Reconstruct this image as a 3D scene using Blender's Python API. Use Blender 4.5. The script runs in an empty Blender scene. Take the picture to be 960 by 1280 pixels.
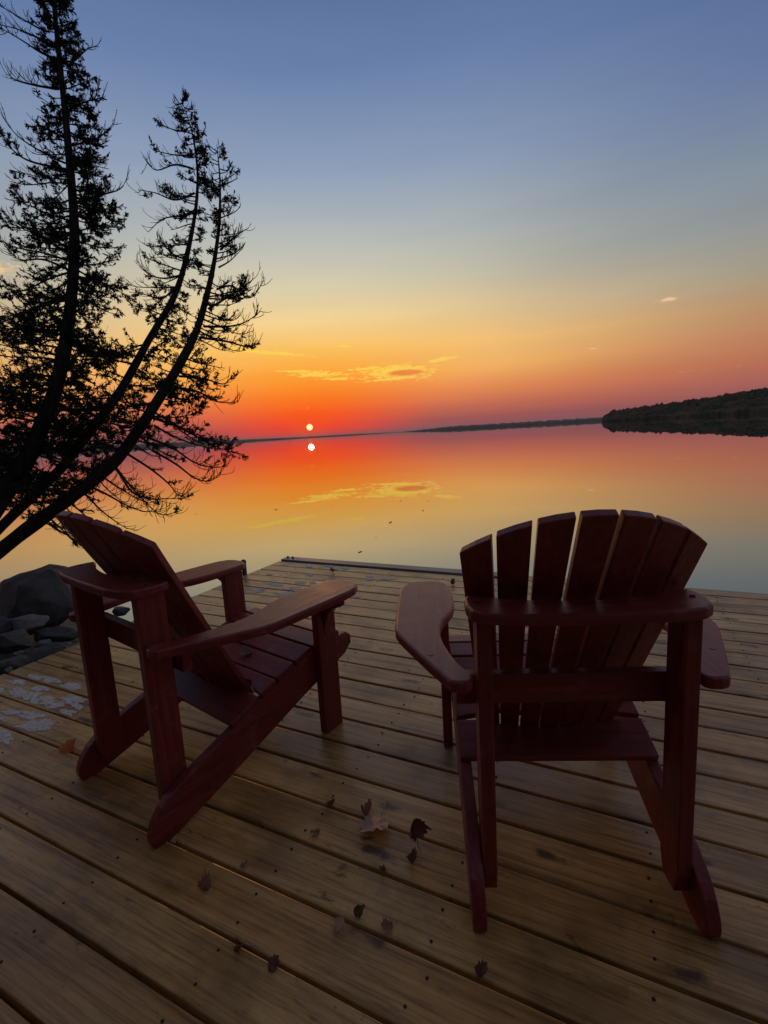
import bpy, bmesh, math, random
from mathutils import Vector, Matrix, noise
rnd = random.Random(7)
scene = bpy.context.scene
col = scene.collection
R_ = math.radians

# ------------------------------------------------------------------ camera
H = 1.1605
FPX = 608.24                       # focal length in pixels of a 960 x 1280 frame
FW = Vector((0.0, 0.98711194, -0.16003133))
RT = Vector((0.99831416, -0.00928849, -0.05729363))
UP = Vector((0.05804167, 0.15976155, 0.98544782))
C0 = Vector((0, 0, H))
cam_d = bpy.data.cameras.new('camera')
cam = bpy.data.objects.new('camera', cam_d); col.objects.link(cam)
cam_d.sensor_fit = 'HORIZONTAL'; cam_d.sensor_width = 36.0
cam_d.lens = FPX / 960 * 36.0
cam_d.clip_start = 0.05; cam_d.clip_end = 40000
M3 = Matrix((RT, UP, -FW)).transposed()
cam.matrix_world = Matrix.Translation(C0) @ M3.to_4x4()
scene.camera = cam

def ray(x, y): return FW + RT * ((x - 480) / FPX) - UP * ((y - 640) / FPX)
def at(x, y, D):
    v = ray(x, y); return C0 + v * (D / v.y)
def gnd(x, y, z=0.0):
    v = ray(x, y); return C0 + v * ((z - H) / v.z)

# ------------------------------------------------------------------ sky, sun, exposure
SUN_AZ, SUN_EL = R_(-7.98), R_(1.14)           # azimuth clockwise from +Y
SD = Vector((math.sin(SUN_AZ) * math.cos(SUN_EL), math.cos(SUN_AZ) * math.cos(SUN_EL), math.sin(SUN_EL)))
def lin(c):
    return tuple(((v / 255) / 12.92 if v / 255 <= 0.04045 else ((v / 255 + 0.055) / 1.055) ** 2.4) for v in c)

class NT:
    def __init__(s, tree): s.t = tree; s.n = tree.nodes; s.l = tree.links
    def new(s, typ, **kw):
        n = s.n.new(typ)
        for k, v in kw.items(): setattr(n, k, v)
        return n
    def put(s, sock, v):
        if isinstance(v, bpy.types.NodeSocket): s.l.new(v, sock)
        else: sock.default_value = v
    def math(s, op, a, b=0.0, c=None, clamp=False):
        n = s.new('ShaderNodeMath', operation=op, use_clamp=clamp)
        s.put(n.inputs[0], a); s.put(n.inputs[1], b)
        if c is not None: s.put(n.inputs[2], c)
        return n.outputs[0]
    def mix(s, f, a, b, mode='MIX'):
        n = s.new('ShaderNodeMix', data_type='RGBA', blend_type=mode)
        s.put(n.inputs[0], f); s.put(n.inputs[6], a); s.put(n.inputs[7], b)
        return n.outputs[2]
    def smooth(s, v, lo, hi, a=0.0, b=1.0):
        n = s.new('ShaderNodeMapRange', interpolation_type='SMOOTHSTEP')
        s.put(n.inputs[0], v)
        for i, x in enumerate((lo, hi, a, b)): s.put(n.inputs[i + 1], x)
        return n.outputs[0]
    def noise(s, vec, scale, detail=4, rough=0.5, dist=0.0):
        n = s.new('ShaderNodeTexNoise')
        if vec is not None: s.l.new(vec, n.inputs['Vector'])
        n.inputs['Scale'].default_value = scale; n.inputs['Detail'].default_value = detail
        n.inputs['Roughness'].default_value = rough; n.inputs['Distortion'].default_value = dist
        return n.outputs['Fac']
    def ramp(s, f, stops, interp='LINEAR'):
        n = s.new('ShaderNodeValToRGB'); n.color_ramp.interpolation = interp
        e = n.color_ramp.elements
        while len(e) > 1: e.remove(e[-1])
        for i, (p, c) in enumerate(stops):
            q = e[0] if i == 0 else e.new(p)
            q.position = p; q.color = (*c[:3], 1)
        s.put(n.inputs[0], f); return n.outputs[0]
    def xyz(s, x, y, z=0.0):
        n = s.new('ShaderNodeCombineXYZ')
        for i, v in enumerate((x, y, z)): s.put(n.inputs[i], v)
        return n.outputs[0]
    def sep(s, v):
        n = s.new('ShaderNodeSeparateXYZ'); s.l.new(v, n.inputs[0]); return n.outputs

world = bpy.data.worlds.new('World'); scene.world = world; world.use_nodes = True
w = NT(world.node_tree); w.n.clear()
tc = w.new('ShaderNodeTexCoord')
dx, dy, dz = w.sep(tc.outputs['Generated'])
elev = w.math('MULTIPLY', w.math('ARCSINE', w.math('MAXIMUM', dz, 0.0)), 180 / math.pi)      # degrees
u = w.math('SQRT', w.math('DIVIDE', elev, 90.0))
az = w.math('MULTIPLY', w.math('ARCTAN2', dx, dy), 180 / math.pi)                            # degrees, signed
# horizontal angle from the sun
hl = w.math('SQRT', w.math('ADD', w.math('MULTIPLY', dx, dx), w.math('MULTIPLY', dy, dy)))
hd = w.math('DIVIDE', w.math('ADD', w.math('MULTIPLY', dx, math.sin(SUN_AZ)), w.math('MULTIPLY', dy, math.cos(SUN_AZ))), w.math('MAXIMUM', hl, 1e-4))
phi = w.math('MULTIPLY', w.math('ARCCOSINE', w.math('MINIMUM', w.math('MAXIMUM', hd, -1.0), 1.0)), 180 / math.pi)
EL = (0, 1.2, 2.6, 4.5, 7, 9.5, 12.5, 16, 20, 26, 33, 40, 60, 90)
SKY = {
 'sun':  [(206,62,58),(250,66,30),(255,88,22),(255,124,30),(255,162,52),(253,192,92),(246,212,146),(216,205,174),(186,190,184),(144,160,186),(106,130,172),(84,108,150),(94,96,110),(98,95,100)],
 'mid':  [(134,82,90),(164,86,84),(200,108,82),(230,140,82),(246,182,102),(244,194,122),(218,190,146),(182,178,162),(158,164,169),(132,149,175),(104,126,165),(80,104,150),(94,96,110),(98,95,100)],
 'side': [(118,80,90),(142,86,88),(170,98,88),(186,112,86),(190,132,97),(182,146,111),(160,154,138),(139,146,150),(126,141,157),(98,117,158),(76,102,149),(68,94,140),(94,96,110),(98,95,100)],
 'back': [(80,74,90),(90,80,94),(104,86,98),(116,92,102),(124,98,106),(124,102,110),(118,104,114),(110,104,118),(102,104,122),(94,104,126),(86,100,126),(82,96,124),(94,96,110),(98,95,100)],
}
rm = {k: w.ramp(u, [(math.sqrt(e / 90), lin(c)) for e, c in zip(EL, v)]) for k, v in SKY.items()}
sky = w.mix(w.smooth(phi, 0.5, w.math('ADD', 15.0, w.math('MULTIPLY', elev, 1.3))), rm['sun'], rm['mid'])
sky = w.mix(w.smooth(phi, 16, w.math('ADD', 47.0, w.math('MULTIPLY', elev, 0.3))), sky, rm['side'])
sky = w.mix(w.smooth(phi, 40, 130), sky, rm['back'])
# thin clouds lit from below: (azimuth, elevation, half width, half height, slope, weight)
CL = [(2.6, 6.75, 4.6, 0.95, -0.02, 1.0), (-6.3, 6.95, 3.6, 0.40, -0.03, 0.95), (-12.2, 9.45, 4.6, 0.20, -0.10, 1.25),
      (-3.3, 9.75, 1.2, 0.17, -0.1, 0.95), (30.0, 11.0, 0.9, 0.22, 0.02, 1.0), (23.4, 7.4, 0.6, 0.11, 0.0, 0.8),
      (33.0, 4.2, 4.5, 0.22, 0.02, 0.22), (-36.5, 16.0, 3.4, 0.9, 0.0, 0.8), (7.4, 7.7, 2.2, 0.26, 0.10, 1.0),
      (-8.0, 3.3, 1.4, 0.12, 0.0, 0.4), (-8.8, 7.35, 2.6, 0.15, -0.05, 1.1), (-4.2, 6.35, 2.4, 0.16, -0.02, 1.05), (2.0, 6.0, 4.2, 0.15, 0.03, 1.1), (-1.2, 7.3, 2.4, 0.2, 0.03, 1.0)]
msum = None
for a, e, ha, he, sl, wt in CL:
    da = w.math('SUBTRACT', az, a)
    de = w.math('SUBTRACT', w.math('SUBTRACT', elev, e), w.math('MULTIPLY', da, sl))
    q = w.math('ADD', w.math('POWER', w.math('ABSOLUTE', w.math('DIVIDE', da, ha)), 2.0), w.math('POWER', w.math('ABSOLUTE', w.math('DIVIDE', de, he)), 2.0))
    g = w.math('MULTIPLY', w.math('EXPONENT', w.math('MULTIPLY', q, -1.0)), wt)
    msum = g if msum is None else w.math('MAXIMUM', msum, g)
gmain = w.math('EXPONENT', w.math('MULTIPLY', w.math('ADD', w.math('POWER', w.math('ABSOLUTE', w.math('DIVIDE', w.math('SUBTRACT', az, 3.4), 2.6)), 2.0), w.math('POWER', w.math('ABSOLUTE', w.math('DIVIDE', w.math('SUBTRACT', elev, 6.6), 0.42)), 2.0)), -1.0))
cn = w.noise(w.xyz(w.math('MULTIPLY', az, 1.15), w.math('MULTIPLY', elev, 4.8), 3.1), 1.0, 6, 0.66, 0.6)
cd = w.smooth(w.math('ADD', msum, w.math('MULTIPLY', w.math('SUBTRACT', cn, 0.5), 2.6)), 0.36, 0.80)
cd = w.math('MULTIPLY', cd, w.smooth(msum, 0.05, 0.25))
near = w.smooth(phi, 10, 34)
edge_c = w.mix(near, (*lin((255, 210, 84)), 1), (*lin((240, 196, 150)), 1))
core_c = w.mix(near, (*lin((236, 134, 68)), 1), (*lin((214, 150, 112)), 1))
ccol = w.mix(w.smooth(gmain, 0.35, 0.75), edge_c, core_c)
sky = w.mix(w.math('MULTIPLY', cd, 0.92), sky, ccol)
# faint broad streaks in the haze
st = w.noise(w.xyz(w.math('MULTIPLY', az, 0.06), w.math('MULTIPLY', elev, 0.55), 9.0), 1.0, 3, 0.5)
sky = w.mix(1.0, sky, w.mix(st, (0.94, 0.95, 0.96, 1), (1.06, 1.05, 1.04, 1)), 'MULTIPLY')
# the sun's disc
nv = w.new('ShaderNodeVectorMath', operation='DOT_PRODUCT'); w.l.new(tc.outputs['Generated'], nv.inputs[0]); nv.inputs[1].default_value = SD
disc = w.smooth(nv.outputs['Value'], math.cos(R_(0.41)), math.cos(R_(0.24)))
halo = w.smooth(nv.outputs['Value'], math.cos(R_(3.0)), 1.0)
sky = w.mix(w.math('MULTIPLY', halo, 0.35), sky, (*lin((255, 84, 16)), 1))
sky = w.mix(disc, sky, (2.6, 1.4, 0.62, 1))
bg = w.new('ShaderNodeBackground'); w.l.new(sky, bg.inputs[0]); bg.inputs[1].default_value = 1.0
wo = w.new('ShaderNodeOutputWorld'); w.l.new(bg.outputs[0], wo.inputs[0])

sun_d = bpy.data.lights.new('sun', 'SUN'); sun = bpy.data.objects.new('sun', sun_d); col.objects.link(sun)
sun_d.energy = 0.2; sun_d.angle = R_(0.5); sun_d.color = (1.0, 0.42, 0.14)
sun.rotation_euler = (-SD).to_track_quat('-Z', 'Y').to_euler(); sun.location = (0, 0, 30)
vs = scene.view_settings
vs.view_transform = 'Standard'; vs.look = 'None'; vs.exposure = 0.0; vs.gamma = 1.0
scene.render.engine = 'CYCLES'

# ------------------------------------------------------------------ helpers
def obj(name, mesh, mat=None, parent=None, smooth=False):
    if isinstance(mesh, bmesh.types.BMesh):
        me = bpy.data.meshes.new(name); bmesh.ops.recalc_face_normals(mesh, faces=mesh.faces); mesh.to_mesh(me); mesh.free()
    else: me = mesh
    if mat is not None and not me.materials: me.materials.append(mat)
    if smooth:
        for p in me.polygons: p.use_smooth = True
    o = bpy.data.objects.new(name, me); col.objects.link(o)
    if parent: o.parent = parent
    return o
def empty(name, loc=(0, 0, 0), rz=0.0):
    o = bpy.data.objects.new(name, None); col.objects.link(o); o.empty_display_size = 0.1
    o.location = loc; o.rotation_euler = (0, 0, rz); return o
def tag(o, label=None, cat=None, group=None, kind=None):
    for k, v in (('label', label), ('category', cat), ('group', group), ('kind', kind)):
        if v: o[k] = v
    return o
def extrude_poly(bm, pts, thick, frame):
    """pts: 2D outline, extruded by thick along the frame's third axis; frame(a, b, c) -> Vector"""
    lo = [bm.verts.new(frame(a, b, -thick / 2)) for a, b in pts]
    hi = [bm.verts.new(frame(a, b, thick / 2)) for a, b in pts]
    fs = [bm.faces.new(lo[::-1]), bm.faces.new(hi)]
    n = len(pts)
    for i in range(n): bm.faces.new((lo[i], lo[(i + 1) % n], hi[(i + 1) % n], hi[i]))
    return fs
def bevel_all(bm, off, seg=2, sharp=25):
    bmesh.ops.recalc_face_normals(bm, faces=bm.faces)
    ed = [e for e in bm.edges if len(e.link_faces) == 2 and e.calc_face_angle(0) > R_(sharp)]
    bmesh.ops.bevel(bm, geom=ed, offset=off, segments=seg, profile=0.5, affect='EDGES', clamp_overlap=True)
def board(pts, thick, frame, bev=0.004, seg=2):
    bm = bmesh.new(); extrude_poly(bm, pts, thick, frame); bevel_all(bm, bev, seg); return bm
def tube(bm, pts, rad, sides=5, cap=True):
    rings = []
    t0 = None
    for i, p in enumerate(pts):
        a = pts[max(i - 1, 0)]; b = pts[min(i + 1, len(pts) - 1)]
        t = (b - a).normalized() if (b - a).length > 1e-9 else Vector((0, 0, 1))
        ref = Vector((0.31, 0.87, 0.21)) if abs(t.z) > 0.9 else Vector((0, 0, 1))
        x = t.cross(ref).normalized(); y = t.cross(x)
        rings.append([bm.verts.new(p + (x * math.cos(2 * math.pi * k / sides) + y * math.sin(2 * math.pi * k / sides)) * rad[i]) for k in range(sides)])
    for r1, r2 in zip(rings, rings[1:]):
        for k in range(sides): bm.faces.new((r1[k], r1[(k + 1) % sides], r2[(k + 1) % sides], r2[k]))
    if cap:
        bm.faces.new(rings[0][::-1]); bm.faces.new(rings[-1])

# ------------------------------------------------------------------ materials
def mat(name):
    m = bpy.data.materials.new(name); m.use_nodes = True
    n = NT(m.node_tree); b = m.node_tree.nodes['Principled BSDF']; return m, n, b
def bump(n, b, h, strength, dist=0.002):
    k = n.new('ShaderNodeBump'); k.inputs['Strength'].default_value = strength; k.inputs['Distance'].default_value = dist
    n.l.new(h, k.inputs['Height']); n.l.new(k.outputs[0], b.inputs['Normal'])
def wood_coords(n, axis, along=1.3, across=34.0):
    t = n.new('ShaderNodeTexCoord'); oi = n.new('ShaderNodeObjectInfo')
    off = n.new('ShaderNodeVectorMath', operation='MULTIPLY_ADD')
    n.l.new(n.xyz(oi.outputs['Random'], oi.outputs['Random'], oi.outputs['Random']), off.inputs[0])
    off.inputs[1].default_value = (37.0, 17.3, 11.9); n.l.new(t.outputs['Object'], off.inputs[2])
    mp = n.new('ShaderNodeVectorMath', operation='MULTIPLY'); n.l.new(off.outputs[0], mp.inputs[0])
    s = [across] * 3; s['XYZ'.index(axis)] = along; mp.inputs[1].default_value = s
    return off.outputs[0], mp.outputs[0], oi.outputs['Random']

def deck_wood():
    m, n, b = mat('deck_wood')
    raw, st, rn = wood_coords(n, 'X', 1.2, 30.0)
    g1 = n.noise(st, 1.0, 6, 0.6, 0.6)
    g2 = n.noise(st, 4.5, 4, 0.7)
    big = n.noise(raw, 2.2, 4, 0.6)
    blot = n.noise(raw, 5.0, 4, 0.6)
    c = n.ramp(g1, [(0.30, (0.28, 0.142, 0.045)), (0.46, (0.63, 0.360, 0.122)), (0.68, (0.80, 0.485, 0.175))])
    tint = n.ramp(rn, [(0.0, (0.80, 0.72, 0.64)), (0.3, (1.0, 0.93, 0.82)), (0.6, (1.10, 1.09, 1.05)), (1.0, (0.80, 0.80, 0.80))])
    c = n.mix(1.0, c, tint, 'MULTIPLY')
    c = n.mix(n.smooth(blot, 0.52, 0.78, 0, 0.45), c, (0.13, 0.085, 0.05, 1))
    c = n.mix(1.0, c, n.ramp(g2, [(0.34, (0.62, 0.58, 0.54)), (0.5, (1.0, 1.0, 1.0)), (0.7, (1.12, 1.12, 1.12))]), 'MULTIPLY')
    c = n.mix(1.0, c, n.ramp(big, [(0.34, (0.55, 0.52, 0.50)), (0.48, (0.97, 0.97, 0.97)), (0.66, (1.18, 1.19, 1.18))]), 'MULTIPLY')
    # knots
    kv = n.new('ShaderNodeVectorMath', operation='MULTIPLY'); n.l.new(raw, kv.inputs[0]); kv.inputs[1].default_value = (2.6, 8.0, 0.0)
    vo = n.new('ShaderNodeTexVoronoi', voronoi_dimensions='2D'); n.l.new(kv.outputs[0], vo.inputs['Vector']); vo.inputs['Scale'].default_value = 1.0
    wob = n.math('ADD', vo.outputs['Distance'], n.math('MULTIPLY', n.math('SUBTRACT', n.noise(raw, 22, 4), 0.5), 0.42))
    pick = n.smooth(n.sep(vo.outputs['Color'])[0], 0.40, 0.75)
    kn = n.math('MULTIPLY', n.smooth(wob, 0.17, 0.02), pick)
    c = n.mix(n.math('MULTIPLY', kn, 0.92), c, (0.085, 0.042, 0.018, 1))
    # grime specks
    sp = n.smooth(n.noise(raw, 60, 3, 0.7), 0.66, 0.74)
    c = n.mix(n.math('MULTIPLY', sp, 0.55), c, (0.05, 0.03, 0.02, 1))
    dv = n.new('ShaderNodeVectorMath', operation='MULTIPLY'); n.l.new(raw, dv.inputs[0]); dv.inputs[1].default_value = (9.0, 26.0, 9.0)
    dirt = n.smooth(n.noise(dv.outputs[0], 1.0, 5, 0.7, 0.8), 0.60, 0.74)
    c = n.mix(n.math('MULTIPLY', dirt, 0.8), c, (0.075, 0.036, 0.015, 1))
    streak = n.noise(st, 0.6, 3, 0.5, 1.5)
    c = n.mix(n.smooth(streak, 0.55, 0.8, 0, 0.4), c, (0.30, 0.13, 0.045, 1))
    n.l.new(c, b.inputs['Base Color'])
    n.l.new(n.math('ADD', 0.24, n.math('MULTIPLY', blot, 0.26)), b.inputs['Roughness'])
    b.inputs['IOR'].default_value = 1.45; b.inputs['Specular IOR Level'].default_value = 0.6
    bump(n, b, n.math('ADD', n.math('MULTIPLY', g1, 0.6), n.math('MULTIPLY', g2, 0.4)), 0.35, 0.0025)
    return m
def red_wood(axis):
    m, n, b = mat('red_stained_wood_' + axis)
    raw, st, rn = wood_coords(n, axis, 3.0, 60.0)
    g = n.noise(st, 1.0, 6, 0.62, 0.4)
    wear = n.noise(raw, 14, 5, 0.65)
    c = n.ramp(g, [(0.25, (0.125, 0.016, 0.012)), (0.55, (0.27, 0.036, 0.026)), (0.8, (0.38, 0.060, 0.044))])
    c = n.mix(n.smooth(wear, 0.54, 0.74, 0, 0.55), c, (0.42, 0.14, 0.11, 1))
    c = n.mix(n.smooth(wear, 0.40, 0.26, 0, 0.5), c, (0.05, 0.010, 0.009, 1))
    n.l.new(c, b.inputs['Base Color'])
    n.l.new(n.math('ADD', 0.30, n.math('MULTIPLY', wear, 0.22)), b.inputs['Roughness'])
    bump(n, b, g, 0.6, 0.002)
    return m
M_DECK = deck_wood()
M_RED = {a: red_wood(a) for a in 'XYZ'}
def grey_board_mat():
    m, n, b = mat('weathered_grey_board')
    raw, st, rn = wood_coords(n, 'X', 2.0, 40.0)
    g = n.noise(st, 1.0, 5, 0.6)
    n.l.new(n.ramp(g, [(0.3, (0.20, 0.17, 0.16)), (0.7, (0.36, 0.32, 0.30))]), b.inputs['Base Color'])
    b.inputs['Roughness'].default_value = 0.45; bump(n, b, g, 0.3); return m
M_GREYB = grey_board_mat()
def plain(name, c, rough=0.6, metal=0.0, var=0.25, scale=20):
    m, n, b = mat(name)
    t = n.new('ShaderNodeTexCoord'); f = n.noise(t.outputs['Object'], scale, 4, 0.6)
    n.l.new(n.mix(f, tuple(v * (1 - var) for v in c) + (1,), tuple(v * (1 + var) for v in c) + (1,)), b.inputs['Base Color'])
    b.inputs['Roughness'].default_value = rough; b.inputs['Metallic'].default_value = metal
    bump(n, b, f, 0.2, 0.002); return m
M_SCREW = plain('dark_screw', (0.035, 0.024, 0.018), 0.8, 0.0)
M_PIPE = plain('galvanised_pipe', (0.10, 0.11, 0.115), 0.45, 0.6)
def stain_mat():
    m, n, b = mat('chalky_stain'); t = n.new('ShaderNodeTexCoord'); f = n.noise(t.outputs['Object'], 55, 5, 0.7); g = n.noise(t.outputs['Object'], 16, 3, 0.6)
    c = n.mix(n.smooth(f, 0.35, 0.6), (0.58, 0.50, 0.40, 1), (0.84, 0.79, 0.70, 1)); c = n.mix(n.smooth(g, 0.58, 0.72, 0, 0.6), c, (0.33, 0.23, 0.13, 1))
    n.l.new(c, b.inputs['Base Color']); b.inputs['Roughness'].default_value = 0.85; bump(n, b, f, 0.3, 0.002)
    at_ = n.new('ShaderNodeAttribute'); at_.attribute_name = 'edge'
    n.l.new(n.smooth(n.math('ADD', at_.outputs['Fac'], n.math('MULTIPLY', n.math('SUBTRACT', n.noise(t.outputs['Object'], 34, 5, 0.7), 0.5), 2.2)), 0.12, 0.42, 0.0, 0.96), b.inputs['Alpha']); return m
M_STAIN = stain_mat()
M_JOIST = plain('joist_wood', (0.10, 0.07, 0.045), 0.8)
def rock_mat(name, dark, lite):
    m, n, b = mat(name)
    t = n.new('ShaderNodeTexCoord'); f = n.noise(t.outputs['Object'], 7, 8, 0.65, 0.3); g = n.noise(t.outputs['Object'], 40, 4, 0.6)
    c = n.ramp(f, [(0.3, dark), (0.72, lite)])
    c = n.mix(n.smooth(g, 0.60, 0.72, 0, 0.4), c, tuple(v * 1.5 for v in lite) + (1,))
    n.l.new(c, b.inputs['Base Color']); b.inputs['Roughness'].default_value = 0.75
    bump(n, b, n.math('ADD', f, n.math('MULTIPLY', g, 0.3)), 0.6, 0.02); return m
M_ROCKD = rock_mat('dark_rock', (0.048, 0.046, 0.042), (0.125, 0.12, 0.11))
M_ROCKL = rock_mat('pale_rock', (0.12, 0.12, 0.115), (0.27, 0.265, 0.25))
M_SHORE = rock_mat('shore_soil', (0.035, 0.032, 0.028), (0.09, 0.085, 0.075))
def bark_mat():
    m, n, b = mat('cedar_bark')
    t = n.new('ShaderNodeTexCoord')
    v = n.new('ShaderNodeVectorMath', operation='MULTIPLY'); n.l.new(t.outputs['Object'], v.inputs[0]); v.inputs[1].default_value = (40, 40, 5)
    f = n.noise(v.outputs[0], 1.0, 5, 0.6, 0.5)
    n.l.new(n.ramp(f, [(0.3, (0.022, 0.018, 0.015)), (0.7, (0.075, 0.062, 0.052))]), b.inputs['Base Color'])
    b.inputs['Roughness'].default_value = 0.9; bump(n, b, f, 0.8, 0.01); return m
M_BARK = bark_mat()
def leaf_mat(name, c1, c2, trans=0.25, scale=6):
    m, n, b = mat(name)
    t = n.new('ShaderNodeTexCoord'); f = n.noise(t.outputs['Object'], scale, 3, 0.6)
    cc = n.mix(f, (*c1, 1), (*c2, 1)); n.l.new(cc, b.inputs['Base Color']); b.inputs['Roughness'].default_value = 0.65
    tr = n.new('ShaderNodeBsdfTranslucent'); n.l.new(cc, tr.inputs[0])
    mx = n.new('ShaderNodeMixShader'); mx.inputs[0].default_value = trans
    out = n.n['Material Output']; n.l.new(b.outputs[0], mx.inputs[1]); n.l.new(tr.outputs[0], mx.inputs[2]); n.l.new(mx.outputs[0], out.inputs[0])
    return m
M_CEDAR = leaf_mat('cedar_foliage', (0.022, 0.034, 0.016), (0.048, 0.068, 0.026), 0.15)
M_LTAN = leaf_mat('tan_maple_leaf', (0.58, 0.36, 0.24), (0.80, 0.56, 0.40), 0.2, 25)
M_LDARK = leaf_mat('dark_dry_leaf', (0.13, 0.058, 0.036), (0.26, 0.13, 0.085), 0.1, 25)
M_LORANGE = leaf_mat('orange_maple_leaf', (0.52, 0.13, 0.022), (0.66, 0.22, 0.04), 0.25, 25)
M_LBROWN = leaf_mat('brown_dry_leaf', (0.24, 0.12, 0.075), (0.42, 0.25, 0.16), 0.15, 25)

def water_mat():
    m, n, b = mat('lake_water')
    out = n.n['Material Output']
    t = n.new('ShaderNodeTexCoord')
    f = n.noise(t.outputs['Object'], 0.9, 3, 0.55)
    f2 = n.noise(t.outputs['Object'], 0.12, 2, 0.5)
    h = n.math('ADD', f, n.math('MULTIPLY', f2, 2.0))
    k = n.new('ShaderNodeBump'); k.inputs['Strength'].default_value = 0.03; k.inputs['Distance'].default_value = 0.01
    n.l.new(h, k.inputs['Height'])
    b.inputs['Base Color'].default_value = (0.020, 0.028, 0.030, 1); b.inputs['Roughness'].default_value = 0.9
    b.inputs['Specular IOR Level'].default_value = 0.0
    gl = n.new('ShaderNodeBsdfGlossy'); gl.inputs['Roughness'].default_value = 0.006; gl.inputs['Color'].default_value = (0.97, 0.97, 0.97, 1)
    n.l.new(k.outputs[0], gl.inputs['Normal'])
    lw = n.new('ShaderNodeLayerWeight'); lw.inputs['Blend'].default_value = 0.5
    fac = n.math('POWER', lw.outputs['Facing'], 2.45)
    mx = n.new('ShaderNodeMixShader'); n.l.new(fac, mx.inputs[0]); n.l.new(b.outputs[0], mx.inputs[1]); n.l.new(gl.outputs[0], mx.inputs[2])
    n.l.new(mx.outputs[0], out.inputs[0]); return m
M_WATER = water_mat()
WZ = -0.36

# ------------------------------------------------------------------ water, shore, far land
bm = bmesh.new()
ctr = bm.verts.new((0, 0, WZ)); N = 96
ring_prev = None
for r in (60, 600, 6000, 16000):
    ring = [bm.verts.new((r * math.cos(2 * math.pi * i / N), r * math.sin(2 * math.pi * i / N), WZ)) for i in range(N)]
    for i in range(N):
        if ring_prev is None: bm.faces.new((ctr, ring[i], ring[(i + 1) % N]))
        else: bm.faces.new((ring_prev[i], ring[i], ring[(i + 1) % N], ring_prev[(i + 1) % N]))
    ring_prev = ring
tag(obj('lake', bm, M_WATER), kind='structure')

DA = R_(26.6015)                                  # the dock is turned by this, clockwise
DB = Vector((math.cos(DA), -math.sin(DA), 0)); DN = Vector((math.sin(DA), math.cos(DA), 0))
def dk(b, n, z=0.0): return DB * b + DN * n + Vector((0, 0, z))
def to_dk(p): return p.dot(DB), p.dot(DN)

# shore: heightfield in dock coordinates
bm = bmesh.new(); NX, NY = 70, 60; grid = {}
for i in range(NX + 1):
    for j in range(NY + 1):
        b_ = -26 + 46 * i / NX; n_ = -22 + 25.5 * j / NY
        line = 2.35 + 0.9 * noise.noise(Vector((b_ * 0.22, 3.3, 0)))
        if b_ > -3.1: line -= min(1.0, (b_ + 3.1) / 1.2) * 4.6
        d = line - n_
        z = WZ + 0.16 * max(-4, min(d, 2.0)) + 0.13 * max(0, d - 4.5)
        if b_ > -3.15: z = min(z, -0.22) if d < 5.5 else z
        z += 0.06 * noise.noise(Vector((b_ * 1.3, n_ * 1.3, 1.7)))
        grid[i, j] = bm.verts.new(dk(b_, n_, z))
for i in range(NX):
    for j in range(NY): bm.faces.new((grid[i, j], grid[i + 1, j], grid[i + 1, j + 1], grid[i, j + 1]))
tag(obj('shore', bm, M_SHORE, smooth=True), kind='structure')

def far_mat(name, c1, c2, sc):
    m, n, b = mat(name); t = n.new('ShaderNodeTexCoord'); f = n.noise(t.outputs['Object'], sc, 4, 0.6)
    n.l.new(n.mix(n.smooth(f, 0.4, 0.65), (*c1, 1), (*c2, 1)), b.inputs['Base Color']); b.inputs['Roughness'].default_value = 0.9; return m
M_FAR = far_mat('far_forest', (0.045, 0.06, 0.035), (0.09, 0.085, 0.05), 0.02)
M_WOOD = far_mat('wooded_point', (0.035, 0.052, 0.022), (0.12, 0.085, 0.035), 0.05)

def land(name, azs, D, hfun, depth, seed, label_kind='structure', m=M_FAR):
    """a low ridge seen from afar: closed hump cross-section following an arc of radius D(az)"""
    bm = bmesh.new(); rows = []
    for a in azs:
        r = D(a); h = hfun(a); ar = R_(a); d = Vector((math.sin(ar), math.cos(ar), 0))
        prof = [(0, -1.2), (0, 0.25 * h), (0.1, 0.75 * h), (0.3, h), (0.7, 0.9 * h), (1, -1.2)]
        rows.append([bm.verts.new(d * (r + q * depth) + Vector((0, 0, WZ + z))) for q, z in prof])
    for r1, r2 in zip(rows, rows[1:]):
        for k in range(len(r1) - 1): bm.faces.new((r1[k], r2[k], r2[k + 1], r1[k + 1]))
    bm.faces.new(rows[0]); bm.faces.new(rows[-1][::-1])
    return tag(obj(name, bm, m), kind=label_kind)
def frange(a, b, s):
    out = []
    while a <= b: out.append(a); a += s
    return out
def rough(a, seed, f=3.0, amp=0.3): return 1 + amp * noise.noise(Vector((a * f, seed, 0))) + amp * 0.6 * noise.noise(Vector((a * f * 4, seed + 5, 0)))
# distant shore across the lake: thin far strip and a nearer, slightly taller one to the right
land('distant_shore', frange(-75, 4.0, 0.12), lambda a: 5200, lambda a: (9 + 18 * max(0, (-9 - a) / 12)) * rough(a, 1, 1.2, 0.25) * min(1, max(0.08, (4.0 - a) / 7)), 500, 1)
land('distant_shore', frange(2.3, 40, 0.12), lambda a: 3600, lambda a: 22 * rough(a, 2, 2.4, 0.3) * min(1, max(0.1, (a - 2.2) / 6)), 400, 2)
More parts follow.
